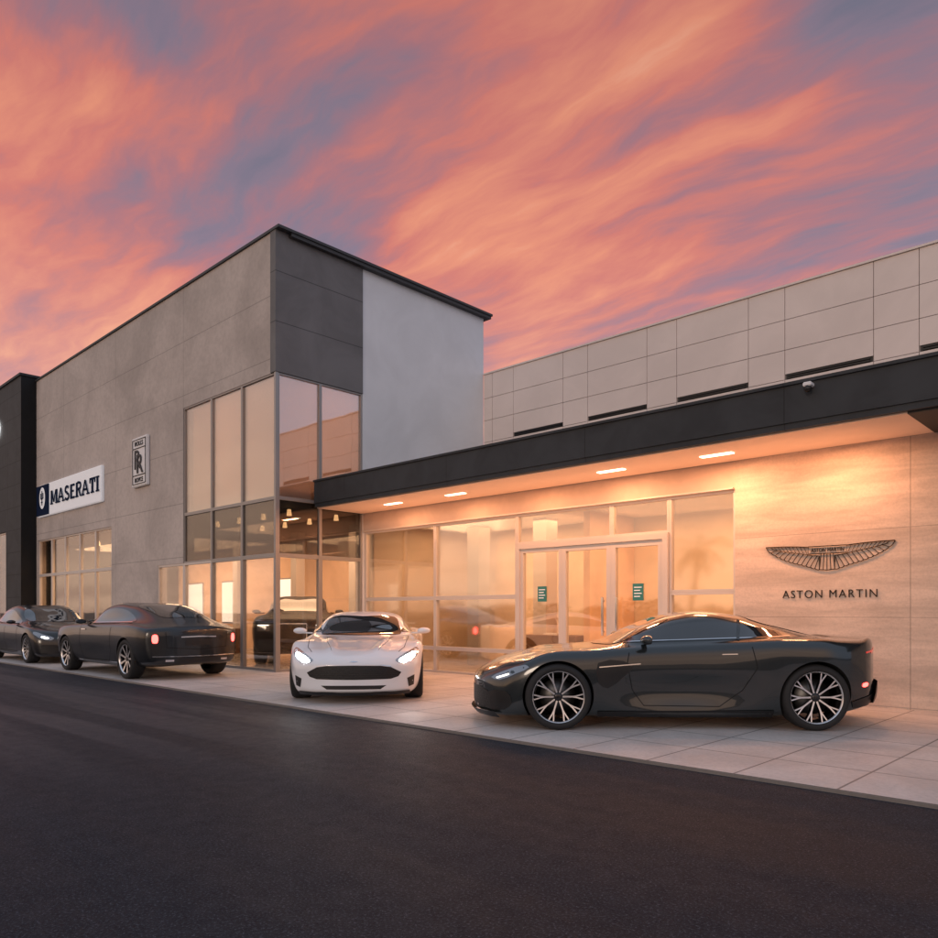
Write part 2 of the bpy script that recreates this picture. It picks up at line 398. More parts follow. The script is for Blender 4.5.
for i in range(3):
    a, b = MX[i+1], MX[i] - (.056 if i == 0 else 0)
    window(T, 'Y', YF+.012, a, b, 3.64, 6.25, M['glass_up'], M['alu'], fw=.035)
    window(T, 'Y', YF+.012, a, b, 2.45, 3.64, M['glass_mid'], M['alu'], fw=.035)
    box('added_peach_blind', (MX[i+1]+.0005 if i < 2 else MX[3]-.4, (MX[i] if i else XS-.16)-.0005, YF+.15 if i < 2 else YF+.256, YF+.155 if i < 2 else YF+.262, 3.70, 6.6), M['peach_blind'], T)
for i in range(4):
    a, b = MX[i+1], MX[i] - (.056 if i == 0 else 0)
    window(T, 'Y', YF+.012, a, b, 0.0, 2.45, M['glass_low'], M['alu_w'] if i > 1 else M['alu'], fw=.05)
ys = [YF+.056, 9.75, YW-.01]
for i in range(2):
    window(T, 'X', XS-.002, ys[i], ys[i+1], 3.64, 6.25, M['glass_up'], M['alu'], fw=.035)
    window(T, 'X', XS-.002, ys[i], ys[i+1], 2.45, 3.64, M['glass_mid'], M['alu'], fw=.035)
    window(T, 'X', XS-.002, ys[i], ys[i+1], 0.0, 2.45, M['glass_low'], M['alu'], fw=.05)
    box('added_peach_blind', (XS-.155, XS-.15, (YF+.15) if i == 0 else ys[1]+.0005, ys[i+1]-.0005 if i == 0 else YW+.2, 3.70, 6.24), M['peach_blind'], T)
for i in range(5):
    window(T, 'Y', YF+.03, wx[i+1], wx[i], 2.5, 3.7, M['glass_door'], M['alu_w'], fw=.045)
    window(T, 'Y', YF+.03, wx[i+1], wx[i], 0.0, 2.5, M['glass_door'], M['alu_w'], fw=.045)
for x in (-14.8, -15.9, -17.0, -18.1, -24, -26):
    for y in (9.6, 10.9):
        bm = bmesh.new(); bmesh.ops.create_cone(bm, cap_ends=True, segments=12, radius1=.06, radius2=.04, depth=.14, matrix=Matrix.Translation((x, y, 3.5)))
        mk('ceiling_light', bm, M['lampo'], T)
lamp('showroom_and_fill_lamp', 'AREA', (-16.5, 11.3, 3.4), 200, (1, .62, .36), 4, 3)
lamp('showroom_and_fill_lamp', 'AREA', (-24.5, 11.2, 3.4), 420, (1, .64, .38), 7, 3.4)
lamp('showroom_and_fill_lamp', 'AREA', (-16.8, 10.8, 8.6), 190, (1, .76, .58), 5, 2.2)
lamp('showroom_and_fill_lamp', 'AREA', (-17.0, 9.9, 5.2), 85, (1, .78, .62), 2.6, 2.0, rot=(0, math.radians(-90), 0))  # added to backlight the made-up side blinds; no fixture there
for i, x in enumerate((-27.3, -24.6, -21.0)):
    e = empty('poster', (x, 13.58, 1.1), 'pale framed poster on the showroom wall', 'poster', group='showroom posters')
    box('panel', (x-.6, x+.6, 13.55, 13.58, .9, 2.3), M['ringwhite'], e); box('backing_board', (x-.65, x+.65, 13.581, 13.598, .85, 2.35), M['alu'], e)

# ------------------------------------------------------------------ dark tiled building
B = empty('tiled_building', (-33, 8.15, 0), 'black tiled showroom block with lit shop window', 'building')
wall('wall', 'Y', 8.15, .3, -46, -28.9, 0, 9.32, [(-36, -30.6, 0, 4.1)], M['tile'], B)
box('side_wall', (-29.2, -28.903, 8.451, 14.6, 0, 9.315), M['tile'], B)
box('roof_edge', (-46, -28.86, 8.1, 14.7, 9.321, 9.40), M['darkmetal'], B)
for i in range(4): window(B, 'Y', 8.2, -30.6-(i+1)*1.3, -30.6-i*1.3, 0, 4.1, M['glass_low'], M['alu_w'])
box('interior_wall', (-45, -29.3, 11, 11.1, 0, 5), M['orangew'], B)
lamp('shop_lamp', 'AREA', (-32.5, 9.7, 4.5), 300, (1, .56, .30), 3, 2)
e = empty('round_sign', (-31.75, 8.15, 7.9), 'round white illuminated emblem on black tiled wall', 'sign')
bm = bmesh.new()
ribbon(bm, [(.55*math.cos(a*math.pi/20), .38*math.sin(a*math.pi/20)) for a in range(40)], .09, 8.13, -31.85, 7.9, True, .03)
ribbon(bm, [(-.38, 0), (.38, 0)], .07, 8.13, -31.85, 7.9, False, .03); ribbon(bm, [(0, -.3), (0, .3)], .07, 8.135, -31.85, 7.9, False, .03)
mk('emblem', bm, M['ringlit'], e)

# ------------------------------------------------------------------ low dealership building
A = empty('dealership_building', (-6, 10.9, 0), 'low showroom with dark canopy, glazing and travertine wall', 'building')
wall('stone_wall', 'Y', YW, .3, -4.94, 9, 0, 3.5, [], M['traver'], A, label='travertine wall washed by warm light')
box('header_wall', (XS+.003, -4.943, YW+.02, YW+.28, 3.08, 3.5), M['header'], A)
box('canopy_roof', (XS+.004, 9, 9.64, YU-.1, 3.56, 3.98), M['soffit_d'], A)
bm = bmesh.new()
bx(bm, XS+.025, 9, 9.56, 9.638, 3.60, 4.06); bx(bm, XS+.025, 9, 9.53, 9.9, 4.061, 4.10); bx(bm, XS+.03, 9, 9.58, 9.64, 3.52, 3.598)
mk('canopy_fascia', bm, M['darkmetal'], A, label='dark metal canopy fascia')
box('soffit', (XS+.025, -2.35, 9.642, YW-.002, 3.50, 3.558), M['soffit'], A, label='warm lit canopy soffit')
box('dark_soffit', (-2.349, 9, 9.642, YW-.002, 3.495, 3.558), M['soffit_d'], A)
box('floor', (XS+.01, 8, YW+.05, YU-.3, .002, .010), M['floor'], A)
box('ceiling', (XS+.01, 8, YW+.29, YU-.3, 3.3, 3.4), M['cream'], A)
box('rear_wall', (XS+.01, 8, 14.5, 14.6, .01, 3.3), M['cream'], A)
box('side_lining', (XS+.01, XS+.05, YW+.3, 14.49, .01, 3.3), M['cream'], A)
box('partition_wall', (-9.0, -8.85, 12.8, 14.49, .01, 3.3), M['orangew'], A)
box('partition_wall', (-5.0, -4.85, 11.25, 14.49, .01, 3.3), M['cream'], A)
for x in (-12.3, -10.3): box('interior_column', (x-.18, x+.18, 13.0, 13.4, .01, 3.3), M['alu_w'], A)
gb = [XS+.03, -11.45, -9.22]
for i in range(2):
    for z0, z1 in ((0, .5), (.5, 1.54), (1.54, 3.08)):
        window(A, 'Y', YW+.05, gb[i], gb[i+1], z0, z1, M['glass_shop'], M['alu_w'], fw=.04)
for z0, z1 in ((0, 1.56), (1.56, 3.08)):
    window(A, 'Y', YW+.05, -6.05, -4.95, z0, z1, M['glass_shop'], M['alu_w'], fw=.04)
window(A, 'Y', YW+.05, -9.22, -7.13, 2.52, 3.08, M['glass_shop'], M['alu_w'], fw=.04)
window(A, 'Y', YW+.05, -7.13, -6.05, 2.52, 3.08, M['glass_shop'], M['alu_w'], fw=.04)
bm = bmesh.new(); bx(bm, -9.215, -9.12, YW+.0, YW+.14, 0, 2.42); bx(bm, -6.15, -6.055, YW+.0, YW+.14, 0, 2.42); bx(bm, -9.215, -6.055, YW+.0, YW+.14, 2.421, 2.515)
mk('door_frame', bm, M['alu_w'], A)
window(A, 'Y', YW+.03, -9.12, -8.16, 0, 2.42, M['glass_door'], M['alu_w'], fw=.07)
for a, b, hx in ((-8.16, -7.13, -7.27), (-7.13, -6.15, -6.99)):
    d = window(A, 'Y', YW+.03, a, b, 0, 2.42, M['glass_door'], M['alu_w'], fw=.09, name='door', label='glass entrance door with pale frame')
    bm = bmesh.new(); bx(bm, hx-.015, hx+.015, YW-.03, YW, .85, 1.5); bx(bm, hx-.012, hx+.012, YW-.002, YW+.032, .9, .93); bx(bm, hx-.012, hx+.012, YW-.002, YW+.032, 1.42, 1.45)
    mk('handle', bm, M['chrome'], d)
for x in (-8.62, -6.62):
    e = empty('poster', (x, YW+.03, 1.4), 'small teal notice stuck on glass door', 'poster', group='door notices')
    z = 1.58
    box('sheet', (x-.10, x+.10, YW+.052, YW+.062, z-.14, z+.14), M['teal'], e)
    bm = bmesh.new()
    for k in range(4): bx(bm, x-.07, x+.07-.03*(k % 2), YW+.048, YW+.051, z+.07-k*.05, z+.085-k*.05)
    mk('lines', bm, M['signwhite'], e)
bm = bmesh.new(); bx(bm, XS+.003, 12, YU+.03, YU+.3, 3.6, 7.58)
mk('upper_wall', bm, M['gap'], A)
xj = []
x = -3.47
while x < 12: xj.append((x, x+1.59)); xj.append((x+1.59, x+2.32)); x += 2.32
x = -3.47
while x > -14.5: xj.append((x-.73, x)); xj.append((x-2.32, x-.73)); x -= 2.32
bm = bmesh.new()
zr = [4.1, 5.05, 5.79, 6.37, 6.96, 7.6]
for a, b in xj:
    a = max(a, XS+.01)
    if b <= a: continue
    wide = (b-a) > 1.0
    for k in range(5):
        z0, z1 = zr[k]+.006, zr[k+1]-.006
        if k == 2 and wide:
            bx(bm, a+.006, b-.006, YU, YU+.03, z0+.10, z1)
            bv = bmesh.new(); bx(bv, a+.02, b-.02, YU+.02, YU+.029, z0, z0+.095)
            for q in range(2): bx(bv, a+.06, b-.06, YU-.012, YU+.0195, z0+.01+q*.044, z0+.034+q*.044)
            mk('vent_louvre', bv, M['black'], A)
        else: bx(bm, a+.006, b-.006, YU, YU+.03, z0, z1)
mk('panel_cladding', bm, M['beige'], A, label='beige metal cladding panels')
box('parapet_cap', (XS+.02, 12, YU-.03, YU+.3, 7.601, 7.64), M['beige'], A)
for x in (-12.0, -10.18, -6.70, -4.93):
    bm = bmesh.new(); bx(bm, x-.24, x+.24, 10.23, 10.33, 3.484, 3.499); mk('ceiling_light', bm, M['lampw'], A)
WARM = (1, .43, .20)
for x, en in ((-12.0, 22), (-10.18, 24), (-8.4, 26), (-6.70, 38), (-4.93, 44), (-3.4, 32)):
    lamp('canopy_lamp', 'AREA', (x, 10.20, 3.47), en, WARM, .54, .12)
box('added_ledge', (XS+.05, -4.96, YW-.035, YW+.018, 3.082, 3.105), M['alu_w'], A)  # slim ledge made up to go with the added uplights
lamp('added_soffit_uplight', 'AREA', (-9.3, YW-.45, 2.6), 29, WARM, 8.6, .5, rot=(math.radians(180+10), 0, 0))  # unseen uplights added in mid-air to brighten the soffit and header
lamp('added_soffit_uplight', 'AREA', (-3.9, YW-.45, 2.6), 7.0, WARM, 2.0, .5, rot=(math.radians(180+10), 0, 0))
lamp('interior_lamp', 'AREA', (-11.3, 12.8, 3.25), 175, (1, .62, .36), 4, 2.4)
lamp('interior_lamp', 'AREA', (-6.9, 12.8, 3.25), 110, (1, .60, .34), 3, 2.4)
e = empty('security_camera', (-3.38, 9.5, 4.1), 'small white security camera on canopy edge', 'camera')
bm = bmesh.new(); bmesh.ops.create_uvsphere(bm, u_segments=12, v_segments=8, radius=.045, matrix=Matrix.Translation((-3.38, 9.47, 3.955))); mk('dome', bm, M['black'], e, smooth=True)
box('mount', (-3.43, -3.33, 9.43, 9.555, 3.98, 4.03), M['plaque'], e, bevel=.01)

def desk(x, y):
    e = empty('reception_desk', (x, y, 0), 'dark wooden reception desk inside showroom', 'desk', group='showroom desks')
    bm = bmesh.new(); bx(bm, x-.8, x+.8, y-.35, y+.35, .72, .76); bx(bm, x-.78, x-.72, y-.33, y+.33, .012, .72); bx(bm, x+.72, x+.78, y-.33, y+.33, .012, .72); bx(bm, x-.72, x+.72, y-.33, y-.30, .2, .72)
    mk('table', bm, M['wood'], e)
    box('paper_tray', (x-.2, x+.15, y-.12, y+.12, .761, .80), M['plaque'], e)
desk(-9.9, 13.0); desk(-21.5, 11.6)

# ------------------------------------------------------------------ signs
e = empty('shop_sign', (-25.7, 8.5, 5), 'long white sign with navy lettering and oval trident emblem', 'sign')
box('panel', (-28.5, -22.9, 8.53, 8.625, 4.46, 5.52), M['signwhite'], e, bevel=.02)
def slab(bm, ch, x0, z0, wd, ht, Y):
    s = .115; t = .045
    def B(a, b, c, d): bx(bm, x0+a*wd, x0+b*wd, Y-.02, Y, z0+c*ht, z0+d*ht)
    def Q(p):
        f_ = [bm.verts.new((x0+a*wd, Y-.02, z0+b*ht)) for a, b in p]; bm.faces.new(f_)
    sw = s/wd; sh = t/ht
    if ch == 'M':
        B(.04, .04+sw, sh, 1); B(.96-sw, .96, sh, 1); B(-.03, .11+sw, 0, sh); B(.89-sw, 1.03, 0, sh)
        Q([(.04+sw*.3, 1), (.04+sw*1.4, 1), (.5+sw*.45, .12), (.5-sw*.45, .12)]); Q([(.96-sw*.3, .999), (.96-sw*1.4, .999), (.5-sw*.42, .121), (.5+sw*.42, .121)])
    elif ch == 'A':
        Q([(.0, sh), (sw, sh), (.5+sw*.5, 1), (.5-sw*.5, 1)]); Q([(1, sh), (1-sw, sh), (.5-sw*.49, .999), (.5+sw*.49, .999)])
        B(.25, .75, .30, .30+sh*1.3); B(-.08, .10+sw, 0, sh); B(.90-sw, 1.08, 0, sh)
    elif ch == 'T':
        B(.5-sw/2, .5+sw/2, sh, 1-sh*1.4); B(.04, .96, 1-sh*1.4, 1); B(.5-sw, .5+sw, 0, sh); B(.04, .04+sw*.4, 1-sh*3.4, 1-sh*1.4); B(.96-sw*.4, .96, 1-sh*3.4, 1-sh*1.4)
    elif ch == 'I':
        B(.5-sw/2, .5+sw/2, sh, 1-sh); B(.5-sw, .5+sw, 0, sh); B(.5-sw, .5+sw, 1-sh, 1)
    elif ch == 'E':
        B(.1, .1+sw, 0, 1); B(.1+sw, .92, 0, sh*1.4); B(.1+sw, .88, 1-sh*1.4, 1); B(.1+sw, .72, .46, .46+sh*1.2)
    elif ch == 'R':
        B(.1, .1+sw, sh, 1); B(0, .2+sw, 0, sh)
        arc = [(.58+.28*math.sin(a*math.pi/8), .75-.22*math.cos(a*math.pi/8)) for a in range(9)]
        ribbon(bm, [((x0+a*wd), z0+b*ht) for a, b in [(.1+sw, .53)]+arc+[(.1+sw, .97)]], s*.6, Y, depth=.02)
        Q([(.48, .5), (.48+sw*1.1, .5), (1.02, 0), (1.02-sw*1.1, 0)])
    elif ch == 'S':
        arc = [(.5+.36*math.cos(a), .745+.205*math.sin(a)) for a in [math.radians(25+q*(245)/12) for q in range(13)]]
        arc += [(.5+.38*math.cos(a), .255+.205*math.sin(a)) for a in [math.radians(90-q*(245)/12) for q in range(13)]]
        ribbon(bm, [(x0+a*wd, z0+b*ht) for a, b in arc], s*.66, Y, depth=.02)
xx = -27.10
for ch, wd in (('M', .64), ('A', .54), ('S', .42), ('E', .43), ('R', .49), ('A', .54), ('T', .46), ('I', .22)):
    bm = bmesh.new(); slab(bm, ch, xx, 4.77, wd, .45, 8.522); mk('letter', bm, M['navy'], e); xx += wd+.05
box('badge', (-28.47, -27.30, 8.50, 8.528, 4.49, 5.49), M['navy'], e)
bm = bmesh.new(); cx = -27.88
bm.faces.new([bm.verts.new((cx+.28*math.cos(a*math.pi/16), 8.496, 5.06+.36*math.sin(a*math.pi/16))) for a in range(32)])
mk('emblem', bm, M['signwhite'], e)
bm = bmesh.new()
for dx in (-.11, 0, .11): ribbon(bm, [(dx, -.02 if dx else -.24), (dx, .24 if dx == 0 else .16)], .05, 8.494, cx, 5.06)
ribbon(bm, [(-.11, -.02), (.11, -.02)], .04, 8.493, cx, 5.06); ribbon(bm, [(-.08, -.14), (.08, -.14)], .03, 8.492, cx, 5.06)
mk('trident', bm, M['navy'], e)
e = empty('monogram_sign', (-20.3, 8.6, 5.2), 'silver framed plaque with interlocked double R monogram', 'sign')
box('panel', (-20.78, -19.83, 8.54, 8.625, 4.6, 5.92), M['plaque'], e, bevel=.02)
bm = bmesh.new(); ribbon(bm, [(-.40, -.59), (.40, -.59), (.40, .59), (-.40, .59)], .028, 8.538, -20.305, 5.26, True)
for s in (.36, -.36): ribbon(bm, [(-.39, s), (.39, s)], .02, 8.537, -20.305, 5.26)
mk('border', bm, M['steelblack'], e)
text_on_wall('lettering', 'R', -20.38, 8.53, 5.32, .38, .50, M['steelblack'], e, depth=.02)
text_on_wall('lettering', 'R', -20.23, 8.525, 5.20, .38, .50, M['steelblack'], e, depth=.02)
text_on_wall('lettering', 'ROLLS', -20.305, 8.53, 5.745, .5, .12, M['steelblack'], e); text_on_wall('lettering', 'ROYCE', -20.305, 8.53, 4.775, .5, .12, M['steelblack'], e)

e = empty('wall_sign', (-3.63, 10.9, 1.9), 'dark winged emblem above spaced lettering on stone wall', 'sign')
bm = bmesh.new(); cx, cz, Yp = -3.63, 2.0, YW-.008
def interp(pts, x):
    for (x0, z0), (x1, z1) in zip(pts, pts[1:]):
        if min(x0, x1) <= x <= max(x0, x1): return z0+(z1-z0)*(x-x0)/(x1-x0+1e-9)
    return pts[-1][1]
top = [(.24, .150), (.36, .160), (.5, .170), (.65, .176), (.84, .178)]
bot = [(.10, -.165), (.16, -.15), (.24, -.12), (.34, -.09), (.46, -.055), (.58, -.01), (.68, .04), (.77, .10), (.84, .162)]
mid = [(.10, .02), (.24, .04), (.36, .065), (.5, .09), (.65, .12), (.76, .148)]
for s in (-1, 1):
    ribbon(bm, [(s*a, b) for a, b in top], .013, Yp, cx, cz)
    sc_ = []
    for k in range(12):
        a0 = .10+k*.0605; a1 = a0+.0605
        for q in range(4):
            a = a0+(a1-a0)*q/4; sc_.append((s*a, interp(bot, a)-.010*math.sin(math.pi*q/4)))
    sc_.append((s*.84, .178)); ribbon(bm, sc_, .010, Yp, cx, cz)
    ribbon(bm, [(s*a, b) for a, b in mid], .007, Yp-.001, cx, cz)
    for k in range(12):
        a = .10+k*.0605; a2 = max(.10, a-.09)
        ribbon(bm, [(s*a2, interp(mid, a2)), (s*(a2+a)/2, (interp(mid, a2)+interp(bot, a))/2+.008), (s*a, interp(bot, a))], .0065, Yp-.002, cx, cz)
    for k in range(10):
        a = .26+k*.052; ribbon(bm, [(s*a, interp(mid, a)), (s*(a+.05), interp(top, a+.05))], .0045, Yp-.002, cx, cz)
for dx in (-.10, -.05, 0, .05, .10): ribbon(bm, [(dx*.8, .055), (dx, -.168)], .0065, Yp-.002, cx, cz)
ribbon(bm, [(-.10, -.165), (0, -.175), (.10, -.165)], .010, Yp-.003, cx, cz)
ribbon(bm, [(-.25, .055), (.25, .055), (.25, .155), (-.25, .155)], .011, Yp-.003, cx, cz, True)
mk('emblem', bm, M['emblem'], e)
text_on_wall('emblem_lettering', 'ASTON MARTIN', cx, YW-.010, cz+.105, .43, .05, M['emblem'], e)
text_on_wall('lettering', 'ASTON MARTIN', -3.62, YW-.010, 1.50, 1.23, .108, M['emblem'], e, depth=.014, spacing=1.2, bold=-.010)

# ------------------------------------------------------------------ cars
def pchip(xs, ys, x):
    n = len(xs); h = [xs[i+1]-xs[i] for i in range(n-1)]; d = [(ys[i+1]-ys[i])/h[i] for i in range(n-1)]
    m = [0]*n; m[0] = d[0]; m[-1] = d[-1]
    for i in range(1, n-1):
        if d[i-1]*d[i] <= 0: m[i] = 0
        else:
            w1 = 2*h[i]+h[i-1]; w2 = h[i]+2*h[i-1]; m[i] = (w1+w2)/(w1/d[i-1]+w2/d[i])
    if x <= xs[0]: return ys[0]
    if x >= xs[-1]: return ys[-1]
    i = max(j for j in range(n-1) if xs[j] <= x)
    t = (x-xs[i])/h[i]
    return (2*t**3-3*t**2+1)*ys[i]+(t**3-2*t**2+t)*h[i]*m[i]+(-2*t**3+3*t**2)*ys[i+1]+(t**3-t**2)*h[i]*m[i+1]
def crseg(p0, p1, p2, p3, n):
    def tj(ti, a, b): return ti+max(1e-5, (b-a).length)**.5
    t0 = 0; t1 = tj(t0, p0, p1); t2 = tj(t1, p1, p2); t3 = tj(t2, p2, p3); out = []
    for k in range(n):
        t = t1+(t2-t1)*k/n
        A1 = p0*((t1-t)/(t1-t0))+p1*((t-t0)/(t1-t0)); A2 = p1*((t2-t)/(t2-t1))+p2*((t-t1)/(t2-t1)); A3 = p2*((t3-t)/(t3-t2))+p3*((t-t2)/(t3-t2))
        B1 = A1*((t2-t)/(t2-t0))+A2*((t-t0)/(t2-t0)); B2 = A2*((t3-t)/(t3-t1))+A3*((t-t1)/(t3-t1))
        out.append(B1*((t2-t)/(t2-t1))+B2*((t-t1)/(t2-t1)))
    return out
def smooth_poly(pts, n=4):
    P_ = [Vector(p) for p in pts]; L = len(P_); out = []
    for i in range(L): out += crseg(P_[i-1], P_[i], P_[(i+1) % L], P_[(i+2) % L], n)
    return [(p.x, p.y) for p in out]
SEG = [3, 4, 8, 8, 5, 9, 10]
def loft(table, bowf, bowr, rakef=.06, raker=.04, rr=.07, sculpt=.018, crease=0.0):
    rows = sorted(table, key=lambda r: r[0]); xs = [r[0] for r in rows]; cols = [[r[i] for r in rows] for i in range(13)]
    x0, x1 = xs[0], xs[-1]
    stn = []
    for k in range(7): stn.append(x0+rr*(1-math.cos(k/6*math.pi/2)))
    n = 96
    for k in range(1, n): stn.append(x0+rr+(x1-x0-2*rr)*k/n)
    for k in range(6, -1, -1): stn.append(x1-rr*(1-math.cos(k/6*math.pi/2)))
    bm = bmesh.new(); rings = []
    def section(x):
        f = [pchip(xs, c, x) for c in cols[1:]]
        zb, ws, zs, wm, zm, wh, zh, wg, zg, wr, zr, zt = f
        p = [Vector(q) for q in ((0, zb), (ws-.13, zb), (ws, zs), (wm, zm), (wh, zh), (wg, zg), (wr, zr), (0, zt))]
        ext = [Vector((-p[1].x, p[1].y))]+p+[Vector((-p[6].x, p[6].y))]
        half = []
        for i in range(7): half += crseg(ext[i], ext[i+1], ext[i+2], ext[i+3], SEG[i])
        half.append(p[-1])
        if sculpt and abs(x) < 1.0:
            a = sculpt*(math.cos(x*math.pi/2)**2)**.6
            for q in half:
                if q.x > .6 and zs < q.y < zm: q.x -= a*2.4*math.sin(math.pi*(q.y-zs)/(zm-zs))**1.0
        if crease and x > .9:
            a = crease*min(1, (x-.9)/.4)*min(1, max(0, (x1-.05-x)/.3)); yc = .46-.12*(x-.9)
            for q in half:
                if q.y > zg-.05 and q.x < wg: q.y += a*math.exp(-((q.x-yc)/.07)**2)
        dd = min(x-x0, x1-x)
        if dd < rr:
            ins = rr*(1-math.sqrt(max(0, 1-(1-dd/rr)**2))); zc = (zb+zt)/2; h2 = (zt-zb)/2
            half = [Vector((q.x*(1-ins/wm), zc+(q.y-zc)*(1-min(.8, ins/h2)))) for q in half]
        return half
    def warp(x, y, z):
        sf = max(0, (x-(x1-1.0))/1.0); sr = max(0, ((x0+1.0)-x)/1.0)
        zc = .45
        x -= sf**2*(bowf*abs(y/.9)**2.4+rakef*max(0, (z-zc)/.25)**2)
        x += sr**2*(bowr*abs(y/.9)**2.6+raker*max(0, (z-.80)/.2)**2+raker*1.5*max(0, (.45-z)/.25)**2)
        return (x, y, z)
    def ringpts(x):
        h = section(x); return h + [Vector((-q.x, q.y)) for q in h[-2:0:-1]]
    for x in stn: rings.append([bm.verts.new(warp(x, q.x, q.y)) for q in ringpts(x)])
    L = len(rings[0])
    for a, b in zip(rings, rings[1:]):
        for i in range(L): bm.faces.new((a[i], a[(i+1) % L], b[(i+1) % L], b[i]))
    for end, x in ((rings[0], stn[0]), (rings[-1], stn[-1])):
        base = ringpts(x); zc = (base[0].y+base[len(base)//2].y)/2; prev = end
        for k in range(1, 8):
            s = 1-k/8
            cur = [bm.verts.new(warp(x, q.x*s, zc+(q.y-zc)*s)) for q in base]
            for i in range(L): bm.faces.new((prev[i], prev[(i+1) % L], cur[(i+1) % L], cur[i]))
            prev = cur
        c = bm.verts.new(warp(x, 0, zc))
        for i in range(L): bm.faces.new((prev[i], prev[(i+1) % L], c))
    bmesh.ops.recalc_face_normals(bm, faces=bm.faces)
    return bm
VIEWS = {'side': ((0, -1, 0), (1, 0, 0), (0, 0, 1)), 'side2': ((0, 1, 0), (1, 0, 0), (0, 0, 1)), 'top': ((0, 0, -1), (1, 0, 0), (0, 1, 0)),
         'front': ((-1, 0, 0), (0, 1, 0), (0, 0, 1)), 'rear': ((1, 0, 0), (0, 1, 0), (0, 0, 1))}
def patch(bvh, name, view, poly, m, parent, off=.004, step=.07, **kw):
    d, u, vv = (Vector(q) for q in VIEWS[view])
    bm = bmesh.new(); vs = [bm.verts.new((a, b, 0)) for a, b in poly]; bm.faces.new(vs)
    for ax in (0, 1):
        lo = min(p[ax] for p in poly); hi = max(p[ax] for p in poly); n = int((hi-lo)/step)
        for k in range(1, n+1):
            co = [0, 0, 0]; co[ax] = lo+(hi-lo)*k/(n+1); no = [0, 0, 0]; no[ax] = 1
            bmesh.ops.bisect_plane(bm, geom=bm.verts[:]+bm.edges[:]+bm.faces[:], plane_co=co, plane_no=no, dist=1e-5)
    for v_ in bm.verts:
        p = u*v_.co.x+vv*v_.co.y
        o = p-d*4
        h, nn, idx, dist = bvh.ray_cast(o, d)
        if h is None or (h-o).length > 4.3:
            h2, nn2, idx, dist = bvh.find_nearest(p-d*1.0 if view != 'top' else p+Vector((0, 0, 1)))
            h, nn = h2, nn2
        if nn.dot(d) > 0: nn = -nn
        v_.co = h+nn*off
    bm.normal_update()
    s = sum(fc.normal.dot(d) for fc in bm.faces)
    if s > 0: bmesh.ops.reverse_faces(bm, faces=bm.faces[:])
    return mk(name, bm, m, parent, world=False, smooth=True, **kw)
def strip_poly(pts, wd):
    P2 = [Vector(p) for p in pts]; L = []; R = []
    for i in range(len(P2)):
        a = P2[max(0, i-1)]; b = P2[min(len(P2)-1, i+1)]; t = (b-a).normalized(); nn = Vector((-t.y, t.x))*wd/2
        L.append(P2[i]+nn); R.append(P2[i]-nn)
    return [(p.x, p.y) for p in L+R[::-1]]
def lathe(bm, prof, seg=56, mi=0):
    rings = [[bm.verts.new((r*math.cos(2*math.pi*k/seg), y, r*math.sin(2*math.pi*k/seg))) for k in range(seg)] for r, y in prof]
    for a, b in zip(rings, rings[1:]):
        for k in range(seg):
            fc = bm.faces.new((a[k], a[(k+1) % seg], b[(k+1) % seg], b[k])); fc.material_index = mi; fc.smooth = True
_wheel = {}
